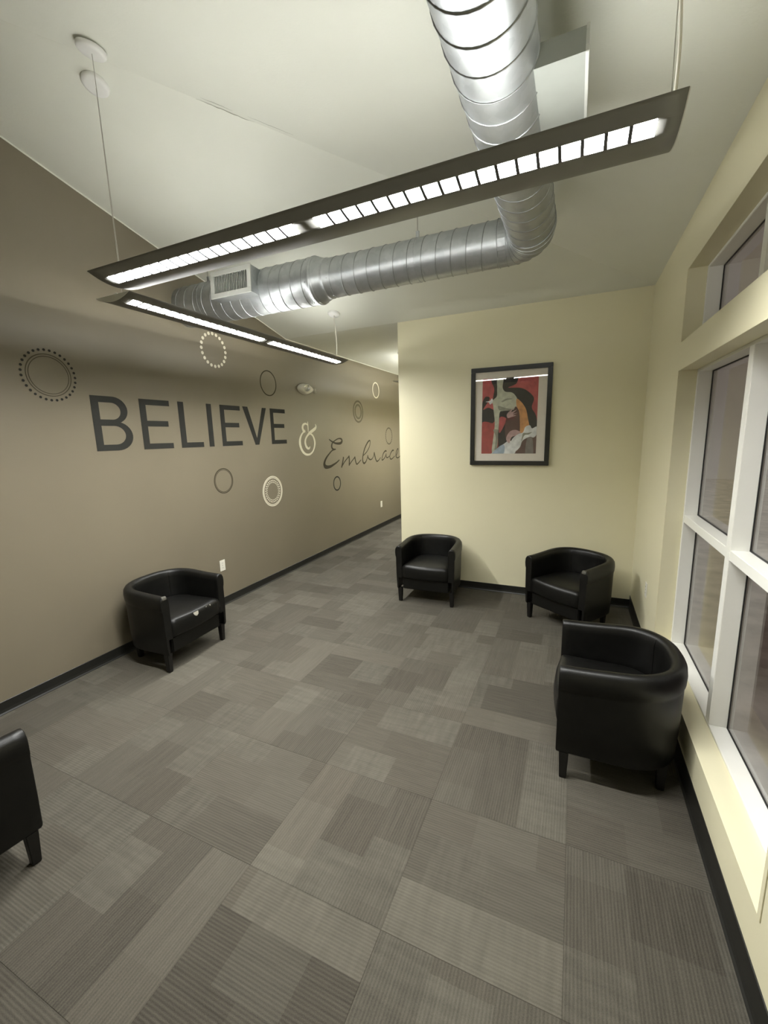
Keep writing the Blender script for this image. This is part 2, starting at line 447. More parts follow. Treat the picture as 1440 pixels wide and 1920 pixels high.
baseboard('baseboard_corner', HB, (XC, YE+.14), (XC, YF), (-1, 0), 'black rubber base along the corridor side')

# ---- windows (white vinyl frames, single panes, dark outside)
def window(name, z0, z1, muntin_z, label):
    win = empty(name, (XR+.1, (WY0+WY1)/2, z0)); struct(win, label, 'window')
    ox, oy, oz = win.location
    def part(nm, a, b, mat, bev=.002, par=None):
        return MB().box((a[0]-ox, a[1]-oy, a[2]-oz), (b[0]-ox, b[1]-oy, b[2]-oz), 0, bev).build(nm, mat, par or win)
    FX, GX, BX = 4.100, 4.175, 4.197
    fw_ = .024
    part('frame_jamb', (FX, WY1-fw_, z0), (BX, WY1, z1), 'white_vinyl_frame')
    part('frame_jamb', (FX, WY0, z0), (BX, WY0+fw_, z1), 'white_vinyl_frame')
    part('frame_sill', (FX, WY0+fw_, z0), (BX, WY1-fw_, z0+.014), 'white_vinyl_frame')
    part('frame_head', (FX, WY0+fw_, z1-.016), (BX, WY1-fw_, z1), 'white_vinyl_frame')
    mid = 2.395
    zs = [z0+.014] + ([muntin_z-.025, muntin_z+.025] if muntin_z else []) + [z1-.016]
    ys = [WY0+fw_, mid-.029, mid+.029, WY1-fw_]
    part('mullion', (FX, mid-.029, z0+.014), (BX, mid+.029, z1-.016), 'white_vinyl_frame')
    for a, b in ((ys[0], ys[1]), (ys[2], ys[3])):
        if muntin_z: part('crossbar', (FX+.002, a, muntin_z-.025), (BX-.002, b, muntin_z+.025), 'white_vinyl_frame')
        for c, d in zip(zs[::2], zs[1::2]):
            p = part('pane', (GX+.002, a, c), (GX+.006, b, d), 'window_glass', 0)
            g = .006
            gk = MB()
            for q0, q1 in (((a, c), (b, c+g)), ((a, d-g), (b, d)), ((a, c+g), (a+g, d-g)), ((b-g, c+g), (b, d-g))):
                gk.box((GX-.003-ox, q0[0]-oy, q0[1]-oz), (GX+.0019-ox, q1[0]-oy, q1[1]-oz))
            gk.build('gasket', 'gasket', p)
    return win
window('window_1', S0, S1, 1.188, 'tall white-framed four-pane window, dark outside')
window('window_2', T0, T1, None, 'white-framed transom window above the tall window')
struct(MB().box((XO+.02, -12, -.30), (XO+20, 20, -.18)).build('ground_outside', 'night_ground'), 'dark ground outside the windows at night', 'ground')

# ================================================================== PENDANT LIGHTS
LW, LS, LH = .148, .035, 1.280           # half width, depth of the curved trough, half length
D0, D1 = -.090, -.027                    # louvered slot across the curve
def arc_z(d): return LS*(d/LW)**2
SLOT = ((-1.218, -.052), (.052, 1.218))
def trough_mesh():
    ds = sorted(set([-LW + 2*LW*k/22 for k in range(23)] + [D0, D1])); ds = [d for k, d in enumerate(ds) if k == 0 or d-ds[k-1] > .002]
    if D0 not in ds: ds.append(D0)
    if D1 not in ds: ds.append(D1)
    ds.sort()
    xs = [-LH, -1.218, -.052, .052, 1.218, LH]
    vs = []; fs = []
    th = .0025
    for lay in (0, 1):
        for x in xs:
            for d in ds:
                nz = Vector((0, -2*LS*d/LW**2, 1)).normalized()
                vs.append((x, d + nz.y*th*lay, arc_z(d) + nz.z*th*lay))
    nx, nd = len(xs), len(ds); N = nx*nd
    def hole(i, k):
        xm = (xs[i]+xs[i+1])/2; dm = (ds[k]+ds[k+1])/2
        return D0 < dm < D1 and any(a < xm < b for a, b in SLOT)
    for i in range(nx-1):
        for k in range(nd-1):
            if hole(i, k): continue
            a = i*nd+k
            fs.append((a, a+1, a+nd+1, a+nd)); fs.append((N+a, N+a+nd, N+a+nd+1, N+a+1))
            if k == 0 or hole(i, k-1): fs.append((a, a+nd, N+a+nd, N+a))
            if k == nd-2 or hole(i, k+1): fs.append((a+1, N+a+1, N+a+nd+1, a+nd+1))
            if i == 0 or hole(i-1, k): fs.append((a, N+a, N+a+1, a+1))
            if i == nx-2 or hole(i+1, k): fs.append((a+nd, a+nd+1, N+a+nd+1, N+a+nd))
    return MB().add(vs, fs, 0, True).mesh('trough', 'fixture_metal')
M_TROUGH = trough_mesh()
def end_mesh():
    n = 16; pl = [(-LW + 2*LW*k/n, arc_z(-LW+2*LW*k/n)) for k in range(n+1)]
    return MB().prism(pl, 0, -.0015, .0015).mesh('end_plate', 'fixture_end')
M_END = end_mesh()
def blade_mesh():
    n = 6; lo = [(D0+.0005 + (D1-D0-.001)*k/n, arc_z(D0+(D1-D0)*k/n)+.0004) for k in range(n+1)]
    hi = [(d, z+.010) for d, z in lo][::-1]
    return MB().prism(lo+hi, 0, -.0055, .0055).mesh('louver_blade', 'blade_metal')
M_BLADE = blade_mesh()
def lens_mesh(a, b):
    # lamp lens behind the blades, parallel to the curve
    n = 4; vs = []
    for x in (a, b):
        for k in range(n+1):
            d = D0-.004 + (D1-D0+.012)*k/n; vs.append((x, d+.004, arc_z(d)+.0135))
    fs = [(k, k+1, n+2+k, n+1+k)[::-1] for k in range(n)]
    return MB().add(vs, fs).mesh('lens', 'louver_lens')
M_LENS = [lens_mesh(a-.012, b+.012) for a, b in SLOT]
M_LENS2 = [m.copy() for m in M_LENS]
for m in M_LENS2: m.materials[0] = MATS['louver_lens_dimmed']
def side_mesh(a, b):
    mb = MB(); t = .002
    for d, s in ((D0, -1), (D1, 1)):
        d0 = d + (-t if s < 0 else 0)
        z = arc_z(d)+.0026
        mb.box((a, d0, z), (b, d0+t, arc_z(d)+.0150))
    for x in (a-.013-t, b+.013):
        mb.box((x, D0-t, arc_z(D0)+.0026), (x+t, D0+.012, arc_z(D0)+.014))
    return mb.mesh('slot_reflector', 'reflector_white')
def cover_mesh(a, b):
    # unseen opaque sheet added over the lens to block its upward light
    n = 4; lo = []
    for k in range(n+1):
        d = D0-.006 + (D1-D0+.016)*k/n; lo.append((d+.004, arc_z(d)+.0155))
    hi = [(d, z+.003) for d, z in lo][::-1]
    return MB().prism(lo+hi, 0, a-.015, b+.015).mesh('lens_light_shield', 'reflector_white')
M_COVER = [cover_mesh(a, b) for a, b in SLOT]
M_SIDE = [side_mesh(a, b) for a, b in SLOT]
def lamp_mesh():
    return MB().tube([(-.57, 0, 0), (.57, 0, 0)], .013, 10).mesh('fluorescent_tube', 'fluorescent_tube')
M_LAMP = lamp_mesh()
def holder_mesh(): return MB().box((-.008, -.016, -.044), (.008, .016, .016), 0, .002).mesh('lamp_holder', 'reflector_white')
M_HOLD = holder_mesh()
M_CANOPY = MB().lathe([(0, -.024), (.046, -.024), (.060, -.021), (.066, -.014), (.067, -.002), (.067, 0), (0, 0)], 32).mesh('canopy', 'white_enamel')
NB = 18
def pendant(loc, rz, cables, cords, label, lenses=None, tilt=0.0):
    root = empty('pendant_light', loc, (0, tilt, rz)); tag(root, label, 'light', 'linear pendant lights')
    inst('trough', M_TROUGH, root)
    for s in (-1, 1):
        e = inst('end_plate', M_END, root, (s*(LH+.0016), 0, 0))
    for (a, b), ml, ms, mc in zip(SLOT, lenses or M_LENS, M_SIDE, M_COVER):
        inst('lens_light_shield', mc, root)
        lens = inst('lens', ml, root); tag(lens, 'glowing white lens behind the louver')
        inst('slot_reflector', ms, root)
        for k in range(1, NB):
            inst('louver_blade', M_BLADE, root, (a + (b-a)*k/NB, 0, 0))
        l = inst('fluorescent_tube', M_LAMP, root, ((a+b)/2, .050, .053)); tag(l, 'lit fluorescent tube facing the ceiling')
        for q in (-.58, .58): inst('lamp_holder', M_HOLD, l, (q, 0, 0))
    M = Matrix.Translation(Vector(loc)) @ Matrix.Rotation(rz, 4, 'Z')
    for cx in cables:
        wp = M @ Vector((cx, 0, 0)); zt = zceil(wp.x, wp.y)
        h = zt - loc[2]
        # ceiling normal for the canopy
        e = .01; n = Vector((-(zceil(wp.x+e, wp.y)-zceil(wp.x-e, wp.y))/(2*e), -(zceil(wp.x, wp.y+e)-zceil(wp.x, wp.y-e))/(2*e), 1)).normalized()
        q = Vector((0,0,1)).rotation_difference(n).to_matrix().to_4x4()
        qm = Matrix.Rotation(-rz, 4, 'Z') @ q
        cn = inst('canopy', M_CANOPY, root, (cx, 0, h), qm.to_euler())
        MB().tube([(cx, 0, .0030), (cx, 0, h-.022)], .0016, 6).build('suspension_cable', 'cable_steel', root)
        MB().lathe([(0, 0), (.006, .0), (.006, .03), (0, .03)], 10, M=Matrix.Translation((cx, 0, .0028))).build('cable_gripper', 'cable_steel', root)
        if cx in cords:
            pts = []
            for k in range(15):
                t = k/14; sw = math.sin(PI*min(1, t*1.08))*(.055 if t < .93 else .03)
                pts.append((cx + sw*(1 if cords[cx] > 0 else -1)*abs(cords[cx]), .012*math.sin(PI*t), .004 + (h-.026)*t))
            pts[-1] = (cx+.006, 0, h-.022)
            MB().tube(pts, .0048, 8).build('power_cord', 'cord_white', root)
    return root
pendant((2.377, 1.675, 2.621), 0, (-1.231, 1.258), {1.258: .25}, 'long grey pendant light nearest the viewer, running across the room to the window side', tilt=-.0066)
pendant((0.937, 3.038, 2.584), PI/2, (-1.216, 1.258), {1.258: 1.0}, 'grey pendant light running along the brown wall, ending in a corner with the nearest one', M_LENS2)
pendant((0.937, 7.55, 2.584), PI/2, (-1.245, 1.235), {}, 'farthest pendant light in the corridor, mostly hidden by the yellow wall', M_LENS2)

# ================================================================== SPIRAL DUCT
duct = empty('spiral_duct', (3.115, 3.15, 3.02)); tag(duct, 'galvanised spiral air duct with an elbow hung under the ceiling', 'duct')
DX, DY, DZ = duct.location
R1, R2 = .140, .172
def run(name, axis, a, b, c0, c1, r, pitch=.105, phase=0.0, hand=1):
    """axis 0/1; from a to b; (c0,c1): other coordinates (world)"""
    n = 40
    def P(t, ang, rad):
        if axis == 0: return (t-DX, c0-DY+rad*math.cos(ang), c1-DZ+rad*math.sin(ang))
        return (c0-DX+rad*math.cos(ang), t-DY, c1-DZ+rad*math.sin(ang))
    vs = [P(t, 2*PI*k/n, r) for t in (a, b) for k in range(n)]
    o = MB().add(vs, [(k, (k+1) % n, n+(k+1) % n, n+k) for k in range(n)], 0, True).build(name, 'galvanised_steel', duct)
    fix_normals(o)
    # lock seam: a raised helical bead
    turns = abs(b-a)/pitch; m = int(turns*28); sv = []; wd = .0036
    for k in range(m+1):
        ang = hand*2*PI*k/28 + phase; t = a + (b-a)*k/m
        for dt, dr in ((-wd, -.0005), (-wd*.5, .0040), (wd*.5, .0040), (wd, -.0005)): sv.append(P(t+dt, ang, r+dr))
    sf = [(4*k+q, 4*k+q+1, 4*k+q+5, 4*k+q+4) for k in range(m) for q in range(3)]
    s = MB().add(sv, sf, 0, True).build('lock_seam', 'seam_steel', o); fix_normals(s)
    return o
ELB = .16                                       # centre-line radius of the elbow
run('main_run', 1, YB, DY-ELB-.05, 3.115, DZ, R1, .115, 0.4)
run('branch_run', 0, 1.60, DX-ELB-.05, DY, DZ, R1, .105, 0.2, -1)
run('large_run', 0, 0.0, 1.50, DY, DZ, R2, .105, 0.0, -1)
# gored elbow: five segments
def elbow():
    n = 40; gores = 5; rows = []
    c = Vector((-ELB, -ELB, 0))                # centre of the bend (local)
    for k in range(gores+1):
        a = (PI/2)*k/gores
        rows.append((c + Vector((math.cos(a), math.sin(a), 0))*ELB, Vector((math.cos(a), math.sin(a), 0))))
    vs = []
    first = rows[0]; last = rows[-1]
    seq = [(first[0]+Vector((0,-.055,0)), first[1])] + rows + [(last[0]+Vector((-.055,0,0)), last[1])]
    for p, rad in seq:
        for j in range(n):
            a = 2*PI*j/n; vs.append(p + rad*math.cos(a)*(R1+.002) + Vector((0,0,1))*math.sin(a)*(R1+.002))
    o = MB().add(vs, [(i*n+j, i*n+(j+1) % n, (i+1)*n+(j+1) % n, (i+1)*n+j) for i in range(len(seq)-1) for j in range(n)], 0, False)
    o = o.build('elbow', 'galvanised_steel', duct); fix_normals(o)
    for q, (p, rad) in enumerate(seq):
        t = Vector((-rad.y, rad.x, 0))
        ring = [p + rad*math.cos(2*PI*j/32)*(R1+.003) + Vector((0,0,1))*math.sin(2*PI*j/32)*(R1+.003) for j in range(33)]
        sm = MB().tube(ring, .0032 if q in (0, len(seq)-1) else .0022, 6, False).build('gore_seam', 'galvanised_steel', o)
    return o
elbow()
# reducer with two flanged collars
def ring_prof(name, prof, par):
    n = 40; vs = [(t-DX, r*math.cos(2*PI*k/n), r*math.sin(2*PI*k/n)) for t, r in prof for k in range(n)]
    o = MB().add(vs, [(i*n+k, i*n+(k+1) % n, (i+1)*n+(k+1) % n, (i+1)*n+k) for i in range(len(prof)-1) for k in range(n)], 0, True).build(name, 'galvanised_steel', par)
    return fix_normals(o)
red = ring_prof('reducer', [(1.43, R2+.0015), (1.470, R2+.0015), (1.474, R2+.006), (1.484, R2+.006), (1.490, R2+.001), (1.52, R2-.010), (1.555, R1+.010), (1.575, R1+.004), (1.580, R1+.007), (1.588, R1+.007), (1.592, R1+.002), (1.66, R1+.0015)], duct)
for a0 in range(6):
    for t, r in ((1.445, R2+.002), (1.625, R1+.002)):
        a = a0*PI/3+.3
        MB().lathe([(0, .005), (.004, .004), (.0055, 0)], 8, M=Matrix.Translation((t-DX, r*math.cos(a), r*math.sin(a))) @ Matrix.Rotation(a-PI/2, 4, 'X')).build('screw', 'galvanised_steel', red)
# side registers (box with flange, frame and fins)
def register(name, M, wdt, hgt, dep, skin='galvanised_steel'):
    """local: face in the XZ plane looking to -Y; box goes back to +Y"""
    r = empty(name); r.parent = duct; r.matrix_local = M
    b = MB()
    x, z = wdt/2, hgt/2
    for (p, q) in (((-x, -z), (x, -z)), ((x, -z), (x, z)), ((x, z), (-x, z)), ((-x, z), (-x, -z))):
        b.add([(p[0], 0, p[1]), (q[0], 0, q[1]), (q[0], dep, q[1]), (p[0], dep, p[1])], [(0,1,2,3)])
    fix_normals(b.build('boot', skin, r))
    f = MB(); fr = min(.034, hgt*.2)
    for a, c in (((-x-.004, -z-.004), (x+.004, -z+fr)), ((-x-.004, z-fr), (x+.004, z+.004)), ((-x-.004, -z+fr), (-x+fr, z-fr)), ((x-fr, -z+fr), (x+.004, z-fr))):
        f.box((a[0], -.010, a[1]), (c[0], 0, c[1]), 0, .0015)
    f.build('grille_frame', 'register_paint', r)
    MB().box((-x+fr, .018, -z+fr), (x-fr, .022, z-fr)).build('damper', 'grille_dark', r)
    nf = 20
    fin = MB().box((-.0012, -.006, -z+fr), (.0012, .016, z-fr)).mesh('fin', 'register_paint')
    for k in range(nf):
        inst('fin', fin, r, (-x+fr + (2*x-2*fr)*(k+.5)/nf, 0, 0), (0, 0, .35))
    return r
register('register', Matrix.Translation((.785-DX, 2.905-DY, 3.05-DZ)) @ Matrix.Rotation(math.radians(-4), 4, 'X'), .42, .205, .20)
register('register', Matrix.Translation((3.395-DX, 1.885-DY, 2.990-DZ)) @ Matrix.Rotation(PI/2, 4, 'Z'), .36, .070, .19, 'boot_primer')
# strap hangers
def strap(axis, t, r, c):
    n = 32; vs = []
    for s in (-.014, .014):
        for rad in (r+.001, r+.003):
            for k in range(n):
                a = 2*PI*k/n
                vs.append((t+s-DX, c[0]-DY+rad*math.cos(a), c[1]-DZ+rad*math.sin(a)) if axis == 0 else (c[0]-DX+rad*math.cos(a), t+s-DY, c[1]-DZ+rad*math.sin(a)))
    fs = []
    for k in range(n):
        k2 = (k+1) % n
        fs += [(k, k2, 2*n+k2, 2*n+k), (n+k, n+k2, 3*n+k2, 3*n+k), (k, k2, n+k2, n+k), (2*n+k, 2*n+k2, 3*n+k2, 3*n+k)]
    o = fix_normals(MB().add(vs, fs).build('hanger_strap', 'galvanised_steel', duct))
    x, y = (t, c[0]) if axis == 0 else (c[0], t)
    zt = zceil(x, y)
    MB().box((x-DX-.012, y-DY-.006, c[1]+r-DZ), (x-DX+.012, y-DY+.006, c[1]+r-DZ+.055), 0, .002).build('hanger_bracket', 'galvanised_steel', o)
    MB().tube([(x-DX, y-DY, c[1]+r-DZ+.05), (x-DX, y-DY, zt-DZ+.002)], .004, 8).build('hanger_rod', 'cable_steel', o)
strap(0, 2.32, R1, (DY, DZ)); strap(0, .30, R2, (DY, DZ)); strap(1, .6, R1, (3.115, DZ))

# ================================================================== TUB CHAIRS
CHW, CHF, CHB, ARM, BACK = .320, -.295, .275, .622, .648
def chair_path(n_str=8, n_arc=36, inset=0.0):
    """outer plan outline from the front of the -x arm round the back to the front of the +x arm, with outward normals"""
    a = CHW; y0 = -.02; bq = CHB - y0; e = 2/2.35
    pts = []
    for k in range(n_str): pts.append(Vector((-a, CHF + (y0-CHF)*k/n_str)))
    for k in range(n_arc+1):
        t = PI - PI*k/n_arc; c, s = math.cos(t), math.sin(t)
        pts.append(Vector((a*math.copysign(abs(c)**e, c), y0 + bq*abs(s)**e)))
    for k in range(n_str): pts.append(Vector((a, y0 - (y0-CHF)*(k+1)/n_str)))
    nor = []
    for i in range(len(pts)):
        t = pts[min(i+1, len(pts)-1)] - pts[max(i-1, 0)]; nor.append(Vector((-t.y, t.x)).normalized())
    nor[0] = Vector((-1, 0)); nor[-1] = Vector((1, 0))
    return pts, nor
def rim_h(p):
    t = max(0, min(1, (p.y - CHF)/(CHB - CHF))); s = t*t*(3-2*t)
    return ARM + (BACK-ARM)*s
def chair_shell():
    pts, nor = chair_path()
    vs = []; m = None
    def section(h):
        return [(.030,.150),(.020,.150),(.014,.158),(.006,.30),(.002,h-.125),(.0005,h-.108),(-.004,h-.098),(-.006,h-.06),(-.002,h-.026),(.010,h-.008),(.024,h),(.042,h),(.056,h-.006),(.066,h-.022),(.070,h-.06),(.071,.40),(.071,.27),(.030,.27)]
    rows = [(p, n, 0.0) for p, n in zip(pts, nor)]
    secs = []
    for i, (p, n, _) in enumerate(rows):
        sec = section(rim_h(p)); secs.append([(p - n*o, z) for o, z in sec])
    def shrunk(row, dy, k):
        cx = sum(q[0].x for q in row)/len(row); cz = sum(q[1] for q in row)/len(row)
        out = []
        for q, z in row:
            dx, dz = q.x-cx, z-cz; l = math.hypot(dx, dz) or 1
            out.append((Vector((q.x - dx/l*k, q.y + dy)), z - dz/l*k))
        return out
    secs = [shrunk(secs[0], -.006, .010), shrunk(secs[0], -.004, .004)] + secs + [shrunk(secs[-1], -.004, .004), shrunk(secs[-1], -.006, .010)]
    m = len(secs[0])
    for row in secs: vs += [(q.x, q.y, z) for q, z in row]
    fs = [(i*m+k, i*m+(k+1) % m, (i+1)*m+(k+1) % m, (i+1)*m+k) for i in range(len(secs)-1) for k in range(m)]
    mb = MB().add(vs, fs, 0, True)
    mb.add(vs[:m], [list(range(m))]); mb.add(vs[-m:], [list(range(m))])
    me = mb.mesh('shell', 'leather')
    bm = bmesh.new(); bm.from_mesh(me); bmesh.ops.remove_doubles(bm, verts=bm.verts[:], dist=1e-5); bmesh.ops.recalc_face_normals(bm, faces=bm.faces[:]); bm.to_mesh(me); bm.free()
    return me
def chair_cushion():
    pts, nor = chair_path(6, 28)
    ring = [p - n*.0705 for p, n in zip(pts, nor)]
    ring = [q for q in ring if q.y > CHF+.01]
    xs = ring[0].x
    front = []
    for k in range(13):
        t = k/12; x = -xs*1 + 2*xs*t if False else abs(xs)*(1-2*t)
        front.append(Vector((x, CHF - .008 - .024*math.sin(PI*t))))
    ring = ring + front
    c = Vector((0, -.03))
    prof = [(.272,.03),(.280,.006),(.300,.0),(.345,-.002),(.385,.002),(.405,.010),(.417,.026),(.424,.055),(.429,.10),(.432,.16)]
    vs = []; n = len(ring)
    for z, ins in prof:
        for q in ring:
            d = q - c; l = d.length; f = max(.05, (l-ins)/l)
            dome = .0
            vs.append((c.x + d.x*f, c.y + d.y*f, z + dome))
    fs = [(i*n+k, i*n+(k+1) % n, (i+1)*n+(k+1) % n, (i+1)*n+k) for i in range(len(prof)-1) for k in range(n)]
    top = len(vs); vs.append((c.x, c.y, .434)); b0 = (len(prof)-1)*n
    fs += [(b0+k, b0+(k+1) % n, top) for k in range(n)]
    fs.append(list(range(n)))
    me = MB().add(vs, fs, 0, True).mesh('seat_cushion', 'leather')
    bm = bmesh.new(); bm.from_mesh(me); bmesh.ops.recalc_face_normals(bm, faces=bm.faces[:]); bm.to_mesh(me); bm.free()
    return me
def chair_leg():
    a, b = .023, .017
    vs = [(-b,-b,0),(b,-b,0),(b,b,0),(-b,b,0),(-a,-a,.156),(a,-a,.156),(a,a,.156),(-a,a,.156)]
    bm = bmesh.new(); q = [bm.verts.new(v) for v in vs]
    for f in ((3,2,1,0),(4,5,6,7),(0,1,5,4),(1,2,6,5),(2,3,7,6),(3,0,4,7)): bm.faces.new([q[i] for i in f])
    bmesh.ops.bevel(bm, geom=bm.edges[:], offset=.003, segments=2, affect='EDGES'); bm.verts.index_update()
    me = MB().add([v.co[:] for v in bm.verts], [[v.index for v in f.verts] for f in bm.faces]).mesh('leg', 'leg_wood'); bm.free()
    return me
M_SHELL, M_CUSH, M_LEG = chair_shell(), chair_cushion(), chair_leg()
M_RAIL = MB().box((-.2485, CHF+.012, .150), (.2485, CHF+.05, .2715), 0, .007).mesh('front_rail', 'leather')
def seat_base():
    pts, nor = chair_path(4, 20); ring = [(p - n*.067) for p, n in zip(pts, nor)]
    return MB().prism([(max(-.2475, min(.2475, q.x)), max(CHF+.052, q.y)) for q in ring], 2, .155, .2705).mesh('seat_base', 'leather')
M_BASE = seat_base()
def seam_mesh(i):
    """upright seam inside the backrest"""
    pts, nor = chair_path(8, 36); mb = MB()
    p, n = pts[i], nor[i]; q = p - n*.0715; h = rim_h(p)
    mb.tube([(q.x, q.y, .43), (q.x, q.y, h-.06), (p.x-n.x*.066, p.y-n.y*.066, h-.02), (p.x-n.x*.04, p.y-n.y*.04, h+.0005)], .0022, 6)
    return mb.mesh('back_seam', 'leather')
M_SEAM = [seam_mesh(19), seam_mesh(33)]
def blob(pts, z, up, name):
    """small flat torn patch lying on a surface"""
    return MB().add(pts, [list(range(len(pts)))]).mesh(name, 'worn_patch')
def chair(x, y, deg, label, wear=()):
    c = empty('tub_chair', (x, y, 0), (0, 0, math.radians(deg))); tag(c, label, 'chair', 'black leather tub chairs')
    sh = inst('shell', M_SHELL, c); [inst('back_seam', q, sh) for q in M_SEAM]
    cu = inst('seat_cushion', M_CUSH, c)
    inst('front_rail', M_RAIL, c); inst('seat_base', M_BASE, c)
    for lx, ly in ((-.283, CHF+.034), (.283, CHF+.034), (-.185, .185), (.185, .185)): inst('leg', M_LEG, c, (lx, ly, 0))
    for wkind in wear:
        if wkind in ('arm_l', 'arm_r'):
            s = -1 if wkind == 'arm_l' else 1
            rr = random.Random(len(label)); n = 9
            # frayed strip wrapped over the front lip of the arm
            vs = []; prof = [(-.0066, -.022), (-.0062, -.010), (-.0035, -.002), (.004, .0012), (.012, .0016)]
            for k in range(n):
                xx = s*(.287 + (k-(n-1)/2)*.0045)
                for i, (dy, dz) in enumerate(prof):
                    j = rr.uniform(-.002, .002) if i in (0, 4) else 0
                    vs.append((xx, CHF+dy+(j if i == 4 else 0), ARM+dz+(j if i == 0 else 0)))
            m = len(prof)
            fs = [(k*m+i, (k+1)*m+i, (k+1)*m+i+1, k*m+i+1) for k in range(n-1) for i in range(m-1)]
            p = MB().add(vs, fs).build('worn_edge', 'worn_leather', c); tag(p, 'frayed pale spot on the front of the armrest')
        if wkind == 'tear':
            for cx, w, h in ((-.03, .05, .034), (.13, .012, .014), (.085, .012, .008)):
                n = 14; vs = []; rr = random.Random(3)
                rows = 5
                for r in range(rows):
                    t = r/(rows-1); z = .345 + .062*1 - h*t + .0
                    for k in range(n):
                        u = k/(n-1)*2-1; half = w/2*math.sqrt(max(0.02, 1-(t*.98)**2)) 
                        xx = cx + u*half
                        # follow the front bulge of the cushion
                        tt = .5 - xx/(2*.2485); yf = CHF - .008 - .024*math.sin(PI*tt)
                        ins = .010 if z > .40 else (.002 + (z-.385)/.02*.008 if z > .385 else .002 - (.385-z)/.04*.004)
                        vs.append((xx, yf + ins*.98 - .0022, z))
                fs = [(r*n+k, r*n+k+1, (r+1)*n+k+1, (r+1)*n+k) for r in range(rows-1) for k in range(n-1)]
                p = MB().add(vs, fs).build('torn_patch', 'worn_patch', cu); tag(p, 'torn spot showing pale backing on the seat front')
    return c
chair(.342, 2.335, 92, 'black leather tub chair against the brown wall with a torn pale spot on its seat', ('arm_l', 'tear'))
chair(2.040, 4.318, 1.6, 'black leather tub chair at the left end of the yellow wall, facing the room', ())
chair(3.480, 4.150, -35, 'black leather tub chair set at an angle in the corner below the picture', ('arm_r',))
chair(3.708, 2.405, -90, 'large foreground black leather tub chair backed against the window wall', ())
chair(1.072, .530, 174, 'black leather tub chair cut off by the lower left edge of the picture', ())

# ================================================================== FRAMED PICTURE
PX0, PX1, PZ0, PZ1 = 2.377, 3.188, 1.436, 2.452
PCX, PCZ = (PX0+PX1)/2, (PZ0+PZ1)/2
pic = empty('framed_picture', (PCX, YE-.001, PCZ), (0, math.radians(0.35), 0)); tag(pic, 'framed red and dark figure print behind glass in a black frame', 'picture')
W2, H2 = (PX1-PX0)/2, (PZ1-PZ0)/2; FB = .046
for (a, b, mt) in (((-W2, H2-FB), (W2, H2), 0), ((-W2, -H2), (W2, -H2+FB), 0), ((-W2, -H2+FB), (-W2+FB, H2-FB), 0), ((W2-FB, -H2+FB), (W2, H2-FB), 0)):
    MB().box((a[0], -.028, a[1]), (b[0], -.001, b[1]), 0, .003).build('frame_rail', 'frame_black', pic)
MB().box((-W2+FB, -.010, -H2+FB), (W2-FB, -.001, H2-FB)).build('mat_board', 'mat_board', pic)
MB().box((-W2+FB, -.018, -H2+FB), (W2-FB, -.0155, H2-FB)).build('glazing', 'picture_glass', pic)
# the print: flat coloured shapes in sheet coordinates (u right, v up, 0..1)
AX0, AX1, AZ0, AZ1 = -.285, .275, -.385, .395
def ink(name, col): paint(name, col, .7, .18, 22)
ink('ink_red', (0.377, 0.072, 0.065)); ink('ink_crimson', (0.478, 0.102, 0.102)); ink('ink_maroon', (0.145, 0.043, 0.043)); ink('ink_black', (0.032, 0.029, 0.029)); ink('ink_brown', (0.123, 0.065, 0.058))
ink('ink_pale', (0.522, 0.536, 0.420)); ink('ink_shade', (0.290, 0.290, 0.225)); ink('ink_orange', (0.609, 0.304, 0.116)); ink('ink_white', (0.754, 0.768, 0.754)); ink('ink_blue', (0.377, 0.464, 0.551)); ink('ink_pink', (0.522, 0.348, 0.334)); ink('ink_grey', (0.203, 0.181, 0.167))
INK = ['ink_red','ink_crimson','ink_maroon','ink_black','ink_brown','ink_pale','ink_shade','ink_orange','ink_white','ink_blue','ink_pink','ink_grey']
def cr(pts, closed=True, n=6):
    out = []; N = len(pts)
    for i in range(N if closed else N-1):
        g = lambda k: Vector(pts[(i+k) % N]) if closed else Vector(pts[max(0, min(N-1, i+k))])
        p0, p1, p2, p3 = g(-1), g(0), g(1), g(2)
        for k in range(n):
            t = k/n; out.append(.5*((2*p1) + (p2-p0)*t + (2*p0-5*p1+4*p2-p3)*t*t + (3*p1-p0-3*p2+p3)*t**3))
    if not closed: out.append(Vector(pts[-1]))
    return out
art = MB(); lay = [0]
def shape(ink_name, pts, smooth=True):
    # pts given in the sheet: u 0..1 from left, v 0..1 from the bottom
    poly = cr(pts) if smooth else [Vector(p) for p in pts]
    poly = [Vector((max(0, min(1, p.x)), max(0, min(1, p.y)))) for p in poly]
    y = -.0112 - .00006*lay[0]; lay[0] += 1
    vs = [(AX0+(AX1-AX0)*p.x, y, AZ0+(AZ1-AZ0)*p.y) for p in poly]
    art.add(vs, [list(range(len(vs)))], INK.index(ink_name))
shape('ink_crimson', [(0,0),(1,0),(1,1),(0,1)], False)
shape('ink_black', [(.20,.70),(.22,.86),(.18,1.0),(.60,1.05),(.62,.92),(.47,.87),(.66,.86),(.80,.82),(.93,.72),(.90,.60),(.98,.49),(1.02,.30),(.9,.2),(.5,.1),(.25,.05),(.28,.45)])
shape('ink_black', [(-.02,.40),(.22,.42),(.24,.56),(.12,.62),(.02,.60),(.14,.74),(.05,.76),(-.02,.62)])
shape('ink_red', [(-.02,-.02),(.30,-.02),(.28,.36),(.20,.41),(-.02,.40)])
shape('ink_crimson', [(.33,.48),(.45,.47),(.42,.38),(.33,.28)])
shape('ink_maroon', [(.45,.46),(.62,.50),(.72,.38),(.70,.30),(.48,.30)])
shape('ink_brown', [(.44,.40),(.56,.46),(.70,.40),(.76,.32),(.6,.25),(.46,.2)])
